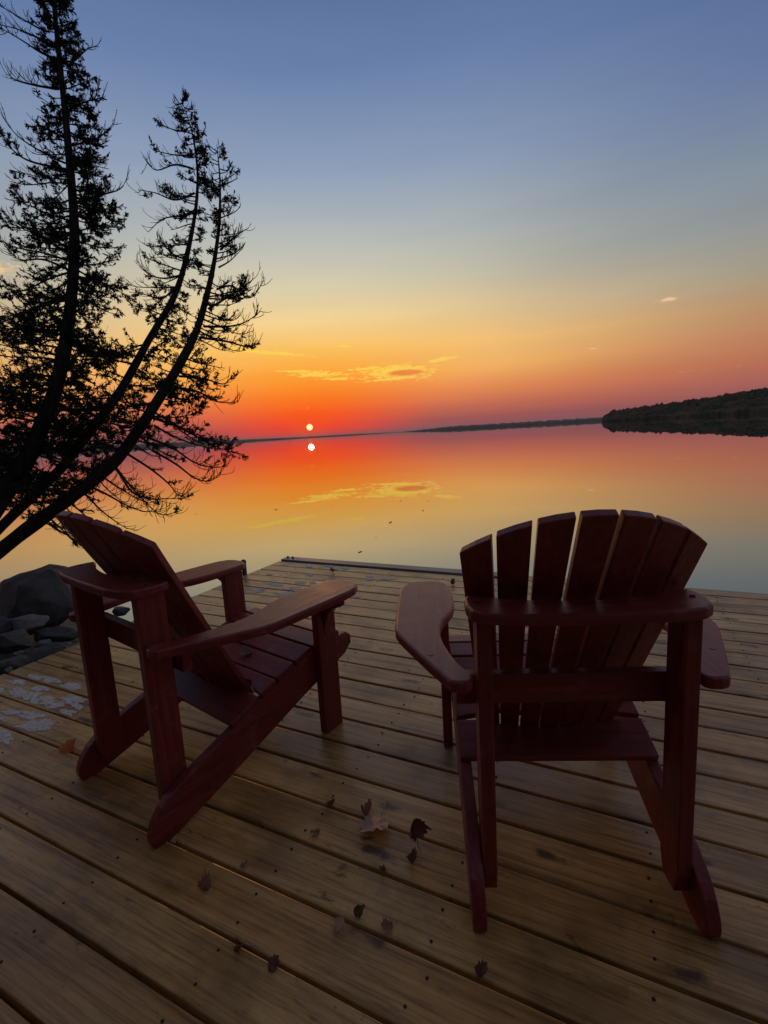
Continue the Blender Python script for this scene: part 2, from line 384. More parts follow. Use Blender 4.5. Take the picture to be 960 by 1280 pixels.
# wooded point on the right: hill and tree crowns
def hill_h(a): return 0.5 + 9.5 * min(1.0, max(0, (a - 24.2)) / 1.3) ** 0.6 + 9.5 * min(1.0, max(0, (a - 25.2)) / 12.5) + 6 * max(0, min(1, (a - 38) / 14))
def hill_D(a): return 560 - 4.5 * (a - 24)
land('wooded_hill', frange(24.6, 62, 0.25), hill_D, lambda a: max(0.6, hill_h(a) - 4.5), 160, 3, m=M_WOOD)
def ico(sub):
    b = bmesh.new(); bmesh.ops.create_icosphere(b, subdivisions=sub, radius=1.0)
    v = [x.co.copy() for x in b.verts]; f = [[q.index for q in x.verts] for x in b.faces]; b.free(); return v, f
def crown_mass(name, items, m, seed):
    r = random.Random(seed); V, F = ico(1)
    vs_, fs_ = [], []
    for p, rx, rz in items:
        o = len(vs_); k = r.random() * 50; rot = r.random() * 6.28
        for v in V:
            s = 1 + 0.55 * noise.noise(v * 1.9 + Vector((k, k, 0)))
            x = Vector((v.x * math.cos(rot) - v.y * math.sin(rot), v.x * math.sin(rot) + v.y * math.cos(rot), v.z))
            vs_.append((p.x + x.x * rx * s, p.y + x.y * rx * s, p.z + x.z * rz * s))
        fs_ += [[i + o for i in f] for f in F]
    me = bpy.data.meshes.new(name); me.from_pydata(vs_, [], fs_)
    return tag(obj(name, me, m), kind='stuff')
items = []
r2 = random.Random(11)
for i in range(2600):
    a = 24.5 + 37 * r2.random() ** 1.15; q = r2.random()
    D = hill_D(a) + q * 55; hh = hill_h(a); ar = R_(a)
    top = hh * (0.30 + 0.70 * min(1, q * 1.5)) if q > 0.12 else hh * 0.22
    sz = r2.uniform(1.5, 3.2) * (1.25 if r2.random() < 0.12 else 1) * min(1, 0.6 + (a - 24.4) / 2)
    items.append((Vector((math.sin(ar) * D, math.cos(ar) * D, WZ + max(0.6, top - sz * 0.9 + r2.uniform(-1.2, 0.8)))), sz, sz * r2.uniform(1.0, 1.5)))
tag(crown_mass('wooded_point_forest', items, M_WOOD, 3), 'dense dark forest covering the low point of land on the lake', 'forest')
# low scrub shore on the left, seen between the cedar's stems
land('scrub_bank', frange(-66, -35.2, 0.4), lambda a: 190, lambda a: 1.6 * rough(a, 7, 0.9, 0.3), 40, 4, m=M_WOOD)
items = []
for i in range(420):
    a = -66 + 30.5 * r2.random(); D = 188 + 25 * r2.random(); ar = R_(a); sz = r2.uniform(0.8, 1.7) * min(1, 0.35 + (-35.2 - a) / 3)
    items.append((Vector((math.sin(ar) * D, math.cos(ar) * D, WZ + r2.uniform(0.7, 3.4) * min(1, 0.3 + (-35.2 - a) / 5))), sz, sz * 1.2))
tag(crown_mass('scrub_thicket', items, M_WOOD, 5), 'dark lakeside scrub on the far bank behind the leaning cedar', 'thicket')

# unseen pines, added only to shade deck and chair backs on the land side
M_PINE = leaf_mat('pine_needles', (0.020, 0.032, 0.014), (0.05, 0.07, 0.028), 0.1, 1.5)
def shore_z(b_, n_):
    line = 2.35 + 0.9 * noise.noise(Vector((b_ * 0.22, 3.3, 0)))
    if b_ > -3.1: line -= min(1.0, (b_ + 3.1) / 1.2) * 4.6
    d = line - n_
    return WZ + 0.16 * max(-4, min(d, 2.0)) + 0.13 * max(0, d - 4.5)
rp = random.Random(77); pv, pf = [], []
for i in range(1500):
    f = rp.random() ** 0.8; z = 1.2 + 9.6 * f; rr = (2.6 * (1 - f) ** 0.7 + 0.25); an = rp.random() * 6.283
    r0 = rr * rp.uniform(0.15, 0.8); c = Vector((math.cos(an), math.sin(an), 0)); sd = Vector((-c.y, c.x, 0)); L = rr * rp.uniform(0.3, 0.5); o0 = len(pv)
    p = c * r0 + Vector((0, 0, z - 0.25 * r0)); q = sd * rp.uniform(.1, .22) + Vector((0, 0, rp.uniform(-.08, .08)))
    pv += [p - q, p + q, p + c * L * .7 + q * 1.3 + Vector((0, 0, -.12)), p + c * L + Vector((0, 0, rp.uniform(-.3, .0))), p + c * L * .7 - q * 1.3 + Vector((0, 0, -.12))]
    pf.append(tuple(range(o0, o0 + 5)))
shade_pine_crown = bpy.data.meshes.new('crown'); shade_pine_crown.from_pydata(pv, [], pf); shade_pine_crown.materials.append(M_PINE)
bm = bmesh.new(); tube(bm, [Vector((0, 0, z)) for z in (-0.6, 0, 2, 5, 8, 10.4)], [.24, .2, .17, .12, .07, .02], 9)
shade_pine_trunk = bpy.data.meshes.new('trunk'); bm.to_mesh(shade_pine_trunk); bm.free(); shade_pine_trunk.materials.append(M_BARK)
for i in range(16):
    b_ = -15 + 30 * (i + .5) / 16 + rp.uniform(-.5, .5); n_ = (-8.5 if i % 2 else -11.0) + rp.uniform(-.6, .6)
    if b_ < -9: n_ += (-9 - b_) * 0.9
    t = empty('shade_pine', dk(b_, n_, shore_z(b_, n_)), rp.random() * 6); k = rp.uniform(.85, 1.2); t.scale = (k, k, k)
    tag(t, 'unseen pine added behind the dock to shade it', 'tree', 'added shade pines')
    obj('trunk', shade_pine_trunk, None, t); tag(obj('crown', shade_pine_crown, None, t), kind='stuff')

# ------------------------------------------------------------------ dock
dock = tag(empty('dock', (0, 0, 0), -DA), 'weathered brown plank dock reaching out over the calm lake', 'dock')
PITCH, N0, GAP = 0.147, 0.6896, 0.0095
BL, BR = -2.97, 4.6
def plank_bm(b0, b1, n0, n1, zt, th=0.036, r=0.004):
    prof = [(n0, -th), (n1, -th), (n1, -r), (n1 - r * .35, -r * .3), (n1 - r, 0), (n0 + r, 0), (n0 + r * .35, -r * .3), (n0, -r)]
    bm = bmesh.new(); cx, cy = (b0 + b1) / 2, (n0 + n1) / 2
    nseg = 5; rings = []
    for k in range(nseg):
        x = b0 + (b1 - b0) * k / (nseg - 1)
        wv = 0.0012 * math.sin(k * 2.1 + n0 * 31)
        rings.append([bm.verts.new((x - cx, y - cy + wv, z + zt)) for y, z in prof])
    for a, b in zip(rings, rings[1:]):
        for i in range(len(prof)): bm.faces.new((a[i], b[i], b[(i + 1) % len(prof)], a[(i + 1) % len(prof)]))
    bm.faces.new(rings[0]); bm.faces.new(rings[-1][::-1])
    return bm, (cx, cy, 0)
JOISTS = [0.54 + 0.455 * k for k in range(-7, 9)]
KMIN = -16
for k in range(KMIN, 20):
    n0 = N0 + k * PITCH + GAP / 2 + rnd.uniform(-.0012, .0012); n1 = N0 + (k + 1) * PITCH - GAP / 2 + rnd.uniform(-.0012, .0012)
    bm, loc = plank_bm(BL + rnd.uniform(-.006, .006), BR, n0, n1, rnd.uniform(-.0012, .0012))
    o = obj('plank', bm, M_DECK, dock); o.location = loc
    sb = bmesh.new()                                              # sunk screw heads of this plank
    for jb in JOISTS:
        if BL + .02 < jb < BR:
            for q in (0.24, 0.76):
                c = Vector((jb + rnd.uniform(-.012, .012), n0 + (n1 - n0) * (q + rnd.uniform(-.04, .04)), 0.0008)) - Vector(loc)
                vv = [sb.verts.new(c + Vector((0.0038 * math.cos(t * math.pi / 4), 0.0038 * math.sin(t * math.pi / 4), 0.0009))) for t in range(8)]
                vb = [sb.verts.new(v.co - Vector((0, 0, 0.003))) for v in vv]
                sb.faces.new(vv)
                for t in range(8): sb.faces.new((vv[t], vb[t], vb[(t + 1) % 8], vv[(t + 1) % 8]))
    s = obj('screw_heads', sb, M_SCREW, o); tag(s, kind='stuff')
nE0 = N0 + 20 * PITCH + GAP / 2; nE1 = N0 + 20.86 * PITCH
bsplit = to_dk(gnd(640, 722))[0]
bm, loc = plank_bm(BL, bsplit, nE0 + .012, nE1, 0.012, 0.06); o = obj('edge_board', bm, M_GREYB, dock); o.location = loc
bm, loc = plank_bm(bsplit + .006, BR, nE0, nE1, 0.0, 0.06); o = obj('edge_board', bm, M_DECK, dock); o.location = loc
for db_ in (0.03, 0.09):
    bm = bmesh.new(); bmesh.ops.create_cone(bm, cap_ends=True, segments=8, radius1=0.011, radius2=0.009, depth=0.016); bevel_all(bm, 0.002, 1, 40)
    o = obj('bolt', bm, M_SCREW, dock); o.location = (BL + db_, nE1 - 0.04, 0.019)
def boxm(sx, sy, sz, bev=0.004):
    bm = bmesh.new(); bmesh.ops.create_cube(bm, size=1.0)
    for v in bm.verts: v.co = Vector((v.co.x * sx, v.co.y * sy, v.co.z * sz))
    bevel_all(bm, bev, 1, 20); return bm
LN = nE1 - (N0 + KMIN * PITCH)
for jb in JOISTS:
    if BL < jb < BR:
        o = obj('joist', boxm(0.04, LN - 0.06, 0.14), M_JOIST, dock); o.location = (jb, (nE1 + N0 + KMIN * PITCH) / 2, -0.1085)
o = obj('rim_board', boxm(0.038, LN - 0.01, 0.17), M_JOIST, dock); o.location = (BL + 0.045, (nE1 + N0 + KMIN * PITCH) / 2, -0.1235)
for bq in (BL + .15, -1.2, .6, 2.4, 4.2):
    for nq in (3.45, 1.2):
        o = obj('support_post', boxm(0.09, 0.09, 1.3), M_JOIST, dock); o.location = (bq + .17, nq, -0.70)
# pale stains on the planks, each clipped to its plank
def stain(px, py, rx, ry, seed):
    r = random.Random(seed); c = gnd(px, py); e1 = gnd(px + rx, py); e2 = gnd(px, py + ry)
    cb, cn_ = to_dk(c); k = math.floor((cn_ - N0) / PITCH)
    lo = N0 + k * PITCH + GAP / 2 + .005; hi = N0 + (k + 1) * PITCH - GAP / 2 - .005
    bm = bmesh.new(); vs_ = []; NV = 26
    for i in range(NV):
        t = 2 * math.pi * i / NV; s = 1 + 0.75 * noise.noise(Vector((math.cos(t) * 1.7, math.sin(t) * 1.7, seed))) + r.uniform(-.13, .13)
        p = c + (e1 - c) * math.cos(t) * s + (e2 - c) * math.sin(t) * s
        b_, n_ = to_dk(p); vs_.append((b_, min(hi, max(lo, n_))))
    # drop coincident clipped points
    out = []
    for v in vs_:
        if not out or (abs(v[0] - out[-1][0]) + abs(v[1] - out[-1][1])) > 1e-3: out.append(v)
    cl = bm.loops.layers.color.new('edge')
    ce = bm.verts.new((sum(v[0] for v in out) / len(out), sum(v[1] for v in out) / len(out), 0.0024))
    ou = [bm.verts.new((a, b, 0.0018)) for a, b in out]
    inn = [bm.verts.new((ce.co.x + (a - ce.co.x) * .55, ce.co.y + (b - ce.co.y) * .55, 0.0022)) for a, b in out]
    for i in range(len(out)):
        j = (i + 1) % len(out)
        bm.faces.new((ou[i], ou[j], inn[j], inn[i])); bm.faces.new((inn[i], inn[j], ce))
    inner = set(inn) | {ce}
    for f in bm.faces:
        for lp in f.loops: q = 1.0 if lp.vert in inner else 0.0; lp[cl] = (q, q, q, 1)
    obj('pale_stain', bm, M_STAIN, dock)
S1 = [(290,188,70,16),(430,210,62,26),(600,265,75,26),(150,228,62,18),(10,297,25,18),(150,315,70,28),(350,285,60,24),(265,345,65,28),(385,385,72,32),(290,395,50,18),(500,420,55,22),(610,375,80,28),(560,490,60,22),(655,430,45,18),(130,482,85,18),(262,512,72,30),(340,590,118,44),(30,547,40,12),(40,690,72,58),(690,385,35,16),(430,440,40,14)]
for i, (a, b, c, d) in enumerate(S1): stain(a / 6.857, 820 + b / 6.857, c / 4.9, d / 4.9, 10 + i)
S2 = [(140,157,35,8),(75,187,18,7),(170,200,25,7),(180,185,18,5),(240,153,18,5),(220,178,20,6),(275,120,15,6),(290,155,15,5),(355,87,15,4),(378,102,15,5),(420,97,14,5),(278,90,10,3),(520,130,14,4),(518,143,12,4),(590,140,18,5),(465,210,12,5),(425,248,18,6),(15,250,25,8),(270,295,18,6),(120,122,12,4)]
for i, (a, b, c, d) in enumerate(S2): stain(300 + a / 3.2, 680 + b / 3.2, c / 2.4, d / 2.4, 60 + i)
# capped pipe standing at the dock's edge
pp = to_dk(gnd(309.5, 718)); bm = bmesh.new()
prof = [(0.021, -1.0), (0.021, 0.02), (0.021, 0.100), (0.0235, 0.101), (0.0235, 0.118), (0.020, 0.127), (0.012, 0.132)]
rings = [[bm.verts.new((r * math.cos(t * math.pi / 7), r * math.sin(t * math.pi / 7), z)) for t in range(14)] for r, z in prof]
for a, b in zip(rings, rings[1:]):
    for t in range(14): bm.faces.new((a[t], a[(t + 1) % 14], b[(t + 1) % 14], b[t]))
bm.faces.new(rings[-1]); bm.faces.new(rings[0][::-1])
o = obj('mooring_pipe', bm, M_PIPE); o.location = dk(BL - 0.028, pp[1], 0)
tag(o, 'short round-capped grey metal pipe standing at the edge of the dock', 'post')

# ------------------------------------------------------------------ chairs
chair = empty('adirondack_chair')
def part(name, bm, axis, parent=chair): return obj(name, bm, M_RED[axis], parent)
def arc(cx, cy, r, a0, a1, n): return [(cx + r * math.cos(R_(a0 + (a1 - a0) * i / n)), cy + r * math.sin(R_(a0 + (a1 - a0) * i / n))) for i in range(n + 1)]
TH = 0.032
# side rails: profile in (y, z)
rail = [(0.018, 0.0), (0.075, 0.0), (0.20, 0.038), (0.40, 0.108), (0.62, 0.186), (0.80, 0.243), (0.862, 0.262), (0.905, 0.296), (0.905, 0.330), (0.880, 0.352), (0.74, 0.352),
        (0.655, 0.335), (0.54, 0.300), (0.416, 0.260), (0.30, 0.217), (0.20, 0.182), (0.145, 0.162), (0.105, 0.146), (0.075, 0.129), (0.050, 0.109), (0.030, 0.085), (0.015, 0.058), (0.008, 0.034), (0.009, 0.014)]
for sx in (-1, 1):
    xc = sx * (0.232 + TH / 2)
    part('side_rail', board(rail, TH, lambda a, b, c, xc=xc: Vector((xc + c, a, b))), 'Y')
    # front leg outside the rail
    xl = sx * (0.264 + TH / 2)
    leg = [(0.692, 0), (0.787, 0), (0.787, 0.568), (0.692, 0.568)]
    fl = part('front_leg', board(leg, TH, lambda a, b, c, xl=xl: Vector((xl + c, a, b)), 0.003), 'Z')
    # curved bracket under the arm, outside the leg
    b2 = [(0.0, 0.40)] + [(0.085 * (1 - math.cos(R_(t))), 0.40 + 0.13 * math.sin(R_(t))) for t in (20, 45, 70, 90)] + [(0.092, 0.567), (0.0, 0.567)]
    part('arm_bracket', board(b2, 0.030, lambda a, b, c, s=sx: Vector((s * (0.2965 + a), 0.739 + c, b)), 0.002, 1), 'Z', fl)
    # rear post inside the rail
    xp = sx * (0.199 + TH / 2)
    post = [(0.085, 0.048), (0.138, 0.048), (0.156, 0.10), (0.160, 0.7425), (0.076, 0.7425), (0.072, 0.10)]
    part('rear_post', board(post, TH, lambda a, b, c, xp=xp: Vector((xp + c, a, b)), 0.003), 'Z')
    # arm, outline in (x, y) for the right-hand side
    ol = [(0.236, 0.112), (0.240, 0.082), (0.254, 0.072), (0.276, 0.071), (0.296, 0.078), (0.316, 0.116), (0.350, 0.180), (0.390, 0.262), (0.425, 0.335), (0.437, 0.372), (0.441, 0.42),
          (0.442, 0.60), (0.440, 0.72), (0.432, 0.775), (0.412, 0.812), (0.382, 0.828), (0.330, 0.832), (0.288, 0.822), (0.264, 0.795), (0.254, 0.75), (0.249, 0.66), (0.250, 0.575),
          (0.258, 0.525), (0.276, 0.478), (0.296, 0.430), (0.305, 0.385), (0.306, 0.335), (0.300, 0.285), (0.287, 0.226), (0.270, 0.168), (0.252, 0.132)]
    ol = [(sx * (0.236 + (a - 0.236) * 0.94), b) for a, b in ol]
    am = part('arm', board(ol, 0.030, lambda a, b, c: Vector((a, b, 0.583 + c)), 0.008, 3), 'Y')
    for (qx, qy) in ((0.330, 0.215),):
        bm = bmesh.new(); bmesh.ops.create_cone(bm, cap_ends=True, segments=14, radius1=0.0085, radius2=0.0080, depth=0.002)
        o = part('wood_plug', bm, 'X', am); o.location = (sx * qx, qy, 0.5978)
# cross rail that carries the arms
part('arm_rail', board([(-0.275, 0.490), (0.275, 0.490), (0.275, 0.5665), (-0.275, 0.5665)], 0.030, lambda a, b, c: Vector((a, 0.1775 + c, b)), 0.003), 'X')
# back surface
def back_y(s, x): return (0.415 + (0.0007 - 0.415) * s) + (0.055 + (0.063 - 0.055) * s) * (x / 0.25) ** 2
def back_z(s): return 0.245 + (0.985 - 0.245) * s
def s_of_z(z): return (z - 0.245) / 0.74
# upper brace: D-shaped shelf, concave front edge against the slats
sB = s_of_z(0.768)
front = []
for i in range(13):
    x = 0.232 - 0.464 * i / 12; front.append((x, back_y(sB, x) - 0.010))
rear = [(-0.242, 0.172), (-0.251, 0.140), (-0.251, 0.100), (-0.242, 0.062), (-0.218, 0.042), (-0.15, 0.030), (0, 0.026), (0.15, 0.030), (0.218, 0.042), (0.242, 0.062), (0.251, 0.100), (0.251, 0.140), (0.242, 0.172)]
bb = part('back_brace', board(front + rear, 0.027, lambda a, b, c: Vector((a, b, 0.7555 + c)), 0.006, 2), 'X')
for qx in (-0.225, 0.225):
    bm = bmesh.new(); bmesh.ops.create_cone(bm, cap_ends=True, segments=12, radius1=0.006, radius2=0.006, depth=0.003)
    o = obj('screw_head', bm, M_SCREW, bb); o.location = (qx, 0.112, 0.7695)
# seven fanned back slats
for i in range(-3, 4):
    xb, xt, wb, wt = i * 0.0545, i * 0.0790, 0.0485, 0.068
    bm = bmesh.new(); rows = []
    sn = [0.0, 0.2, 0.45, 0.7, 0.9]
    def edge(s, sd): return (xb + (xt - xb) * s) + sd * (wb + (wt - wb) * s) / 2
    tops = []
    for sd in (-1, 0, 1):
        x = edge(1.0, sd); z = 0.977 - 0.081 * (x / 0.25) ** 2
        tops.append(s_of_z(z))
    for ti in range(len(sn) + 1):
        row = []
        for q, sd in enumerate((-1, 0, 1)):
            s = sn[ti] * tops[q] / 1.0 if ti < len(sn) else tops[q]
            x = edge(s, sd)
            # slat is flat: straight chord across its width
            yl, yr = back_y(s, edge(s, -1)), back_y(s, edge(s, 1))
            y = yl + (yr - yl) * (sd + 1) / 2
            row.append(Vector((x, y, back_z(s))))
        rows.append(row)
    # normal of the slat plane (points to the front)
    e1 = rows[2][2] - rows[2][0]; e2 = rows[3][1] - rows[2][1]; nn = e1.cross(e2).normalized()
    if nn.y < 0: nn = -nn
    A = [[bm.verts.new(v) for v in r] for r in rows]; B = [[bm.verts.new(v + nn * 0.022) for v in r] for r in rows]
    n = len(rows)
    for a in range(n - 1):
        for c in range(2):
            bm.faces.new((A[a][c], A[a][c + 1], A[a + 1][c + 1], A[a + 1][c])); bm.faces.new((B[a][c], B[a + 1][c], B[a + 1][c + 1], B[a][c + 1]))
        bm.faces.new((A[a][0], A[a + 1][0], B[a + 1][0], B[a][0])); bm.faces.new((A[a][2], B[a][2], B[a + 1][2], A[a + 1][2]))
    for c in range(2):
        bm.faces.new((A[0][c], B[0][c], B[0][c + 1], A[0][c + 1])); bm.faces.new((A[-1][c], A[-1][c + 1], B[-1][c + 1], B[-1][c]))
    bevel_all(bm, 0.003, 2, 40)
    part('back_slat', bm, 'Z')
# seat slats follow the rails' top edge
def rail_top(y):
    P = [(0.065, 0.128), (0.12, 0.155), (0.20, 0.182), (0.30, 0.217), (0.416, 0.260), (0.54, 0.300), (0.655, 0.335), (0.74, 0.352), (0.88, 0.352), (0.93, 0.330)]
    for (a, b), (c, d) in zip(P, P[1:]):
        if a <= y <= c: return b + (d - b) * (y - a) / (c - a)
    return P[-1][1]
def seat_board(y0, y1, name='seat_slat', x=0.262, frontcurve=None, rearcurve=None, th=0.022):
    z0, z1 = rail_top(y0), rail_top(y1); d = Vector((0, y1 - y0, z1 - z0)).normalized(); nz = Vector((0, -d.z, d.y))
    L = math.hypot(y1 - y0, z1 - z0)
    pts = [(-x, 0)]
    if rearcurve: pts += [(-0.205 + 0.41 * k / 12, rearcurve(-0.205 + 0.41 * k / 12)) for k in range(13)]
    pts += [(x, 0), (x, L)]
    if frontcurve: pts += [(0.205 - 0.41 * k / 12, L - frontcurve(0.205 - 0.41 * k / 12)) for k in range(13)]
    pts += [(-x, L)]
    org = Vector((0, y0, z0)) + nz * (th / 2 + 0.0008)
    part(name, board(pts, th, lambda a, b, c: Vector((a, 0, 0)) + org + d * b + nz * c, 0.003), 'X')
seat_board(0.312, 0.428, 'back_seat_board', 0.262, frontcurve=lambda x: 0.026 * (1 - (x / 0.205) ** 2))
seat_board(0.438, 0.506, 'seat_slat', 0.262, rearcurve=lambda x: 0.044 - 0.030 * (1 - (x / 0.205) ** 2) if abs(x) < 0.2 else 0.010)
y = 0.513
for wd in (0.088, 0.088, 0.088, 0.066):
    seat_board(y, y + wd - 0.008); y += wd + 0.001

def copy_tree(o, parent=None):
    c = o.copy(); col.objects.link(c); c.parent = parent
    for ch in [x for x in o.children]: copy_tree(ch, c)
    return c
chair2 = copy_tree(chair)
CHL, CHR = (-0.9454, 1.4046, 0.001), (0.4214, 0.9219, 0.001)
AL, AR = R_(38.23), R_(4.63)
chair.location = CHL; chair.rotation_euler = (0, 0, -AL)
chair.scale = chair2.scale = (1.035, 1, 1)
chair2.location = CHR; chair2.rotation_euler = (0, 0, -AR)
tag(chair, 'dark red wooden slat chair turned sideways near the rocks, dry leaf on its seat', 'chair', 'lakeside chairs')
tag(chair2, 'dark red wooden slat chair with its fan back turned to us, empty seat', 'chair', 'lakeside chairs')
def chair_pt(x, y, z, loc=CHL, a=AL):
    return Vector((loc[0] + x * math.cos(a) + y * math.sin(a), loc[1] - x * math.sin(a) + y * math.cos(a), z))

# ------------------------------------------------------------------ rocks
def make_rock(name, ctr, dims, m, seed, cuts=7, rz=0.0, label=None, group=None, sub=4):
    r = random.Random(seed); bm = bmesh.new()
    for _ in range(12 + cuts * 2):
        d = Vector((r.gauss(0, 1), r.gauss(0, 1), r.gauss(0, 1))).normalized(); mx = max(abs(d.x), abs(d.y), abs(d.z)); bm.verts.new(d * (0.6 + 0.4 / mx) * r.uniform(0.72, 1.0) * 0.94)
    h = bmesh.ops.convex_hull(bm, input=bm.verts[:])
    junk = {g for g in h['geom_interior'] + h['geom_unused'] if isinstance(g, bmesh.types.BMVert)}
    bmesh.ops.delete(bm, geom=list(junk), context='VERTS')
    bmesh.ops.dissolve_limit(bm, angle_limit=R_(9), verts=bm.verts[:], edges=bm.edges[:])
    bmesh.ops.bevel(bm, geom=bm.edges[:], offset=0.16, segments=3, profile=0.55, affect='EDGES', clamp_overlap=True)
    bmesh.ops.triangulate(bm, faces=bm.faces[:])
    long_ = [e for e in bm.edges if e.calc_length() > 0.22]
    bmesh.ops.subdivide_edges(bm, edges=long_, cuts=3 if sub > 3 else 2, use_grid_fill=True)
    bmesh.ops.triangulate(bm, faces=bm.faces[:])
    for v in bm.verts:
        p = v.co.copy()
        p *= 1 + 0.07 * noise.noise(p * 2.2 + Vector((seed, 0, 0))) + 0.05 * noise.noise(p * 5.5 + Vector((0, seed, 0))) + 0.03 * noise.noise(p * 13 + Vector((0, 0, seed)))
        v.co = Vector((p.x * dims[0], p.y * dims[1], p.z * dims[2]))
    o = obj(name, bm, m, smooth=True); o.location = ctr; o.rotation_euler = (r.uniform(-.15, .15), r.uniform(-.15, .15), rz)
    return tag(o, label, 'rock', group)
G = 'rocks beside the dock'
make_rock('boulder', at(40, 752, 3.55), (0.42, 0.34, 0.30), M_ROCKD, 4, 9, 0.3, 'large dark rounded boulder on the shore behind the chair turned sideways', G)
make_rock('rock', at(-8, 790, 3.1), (0.15, 0.16, 0.14), M_ROCKD, 9, 6, 0.6, 'grey rounded rock leaning against the large boulder', G, 3)
make_rock('rock', at(35, 780, 3.12), (0.145, 0.10, 0.06), M_ROCKL, 21, 9, 0.35, 'pale cracked rock lying below the large boulder', G, 3)
make_rock('rock', at(14, 803, 2.92), (0.155, 0.12, 0.085), M_ROCKD, 15, 7, 0.1, 'blocky dark rock in front of the pale cracked rock', G, 3)
make_rock('rock', at(74, 793, 3.12), (0.19, 0.13, 0.075), M_ROCKD, 33, 9, -0.2, 'flat layered grey slab beside the edge of the dock', G, 3)
make_rock('rock', at(50, 822, 2.80), (0.19, 0.09, 0.075), M_ROCKD, 41, 8, 0.5, 'rough grey rock lying along the plank ends', G, 3)
make_rock('rock', at(6, 834, 2.62), (0.13, 0.08, 0.075), M_ROCKD, 52, 8, 0.5, 'small rough rock at the dock edge beside a white pebble', G, 3)
make_rock('rock', at(54, 805, 2.97), (0.055, 0.05, 0.03), M_ROCKL, 61, 7, 0.0, 'small pale stone wedged between the dark rocks', G, 3)
make_rock('rock', at(84, 806, 2.93), (0.045, 0.035, 0.025), M_ROCKL, 64, 7, 0.3, 'small oval stone next to the layered slab', G, 3)
make_rock('pebble', at(10, 837, 2.50), (0.022, 0.02, 0.017), M_ROCKL, 66, 5, 0.0, 'tiny white pebble at the dock edge', G, 2)
make_rock('pebble', at(23, 817, 2.72), (0.032, 0.024, 0.022), M_ROCKL, 68, 5, 0.4, 'small whitish pebble below the blocky dark rock', G, 2)
make_rock('rock', at(122, 748, 4.0), (0.16, 0.14, 0.10), M_ROCKD, 71, 7, 0.4, 'dark wet rock in the water behind the sideways chair', G, 3)
make_rock('rock', at(150, 764, 4.15), (0.10, 0.09, 0.05), M_ROCKD, 75, 7, 0.2, 'low dark rock breaking the surface beside the dock', G, 3)
make_rock('rock', at(170, 782, 3.95), (0.07, 0.06, 0.045), M_ROCKD, 78, 7, 0.7, 'small dark stone in the shallows by the plank ends', G, 3)
make_rock('rock', at(-70, 800, 3.3), (0.26, 0.22, 0.2), M_ROCKD, 82, 7, 0.7, 'squat grey rock at the foot of the leaning cedar', G, 3)
make_rock('rock', at(-60, 850, 2.75), (0.2, 0.16, 0.14), M_ROCKD, 87, 7, 0.2, 'broad grey rock between the cedar and the plank ends', G, 3)
# gravel between them
V, F = ico(1); vs_, fs_ = [], []; rg = random.Random(5)
for i in range(420):
    b_ = rg.uniform(-4.6, -3.02); n_ = rg.uniform(-0.2, 2.3)
    z = WZ + 0.16 * min(2.0, 2.35 - n_) + rg.uniform(0, 0.05); c = dk(b_, n_, z); s = rg.uniform(0.015, 0.05); o0 = len(vs_); k = rg.random() * 40
    for v in V:
        q = 1 + 0.5 * noise.noise(v * 1.4 + Vector((k, 0, 0))); vs_.append((c.x + v.x * s * q * 1.3, c.y + v.y * s * q, c.z + v.z * s * q * .7))
    fs_ += [[j + o0 for j in f] for f in F]
me = bpy.data.meshes.new('shore_gravel'); me.from_pydata(vs_, [], fs_)
tag(obj('shore_gravel', me, M_ROCKL), 'loose grey gravel between the rocks beside the dock', 'gravel', kind='stuff')

# ------------------------------------------------------------------ leaning cedar
TD = 4.2
base = at(-95, 782, TD)
tree = tag(empty('cedar_tree', base), 'leaning cedar with three curved stems on the rocky shore', 'tree')
SR = [[0.135, 0.130, 0.118, 0.100, 0.085, 0.076, 0.066, 0.054, 0.046, 0.036, 0.028, 0.020, 0.014, 0.006],
      [0.070, 0.066, 0.062, 0.057, 0.052, 0.047, 0.039, 0.025, 0.017, 0.011, 0.006, 0.003],
      [0.115, 0.105, 0.095, 0.086, 0.078, 0.071, 0.062, 0.047, 0.032, 0.020, 0.011, 0.003]]
STEMS = [
 dict(p=[(-95,782,4.2),(-50,705,4.2),(0,622,4.2),(30,580,4.22),(58,520,4.25),(76,460,4.28),(86,400,4.3),(93,320,4.3),(91,250,4.3),(84,170,4.3),(76,90,4.28),(68,10,4.26),(62,-60,4.25),(58,-120,4.25)], r=None),
 dict(p=[(-40,700,4.32),(20,640,4.36),(72,590,4.4),(112,540,4.42),(148,492,4.45),(186,425,4.48),(220,365,4.5),(240,290,4.5),(247,230,4.48),(243,180,4.45),(234,145,4.45),(225,122,4.45)], r=None),
 dict(p=[(-95,782,4.2),(-40,722,4.15),(20,672,4.1),(80,628,4.08),(140,580,4.05),(178,530,4.05),(210,480,4.05),(243,420,4.05),(262,355,4.05),(273,290,4.05),(275,230,4.05),(271,180,4.05)], r=None),
]
def spline(pts, n):
    out = []
    P = [pts[0]] + pts + [pts[-1]]
    segs = len(pts) - 1
    for i in range(n + 1):
        t = i / n * segs; k = min(int(t), segs - 1); f = t - k
        a, b, c, d = P[k], P[k + 1], P[k + 2], P[k + 3]
        out.append(0.5 * ((2 * b) + (c - a) * f + (2 * a - 5 * b + 4 * c - d) * f * f + (3 * b - a - 3 * c + d) * f ** 3))
    return out
def interp(tab, y):
    if y <= tab[0][0]: return tab[0][1]
    for (a, b), (c, d) in zip(tab, tab[1:]):
        if y <= c: return b + (d - b) * (y - a) / (c - a)
    return tab[-1][1]
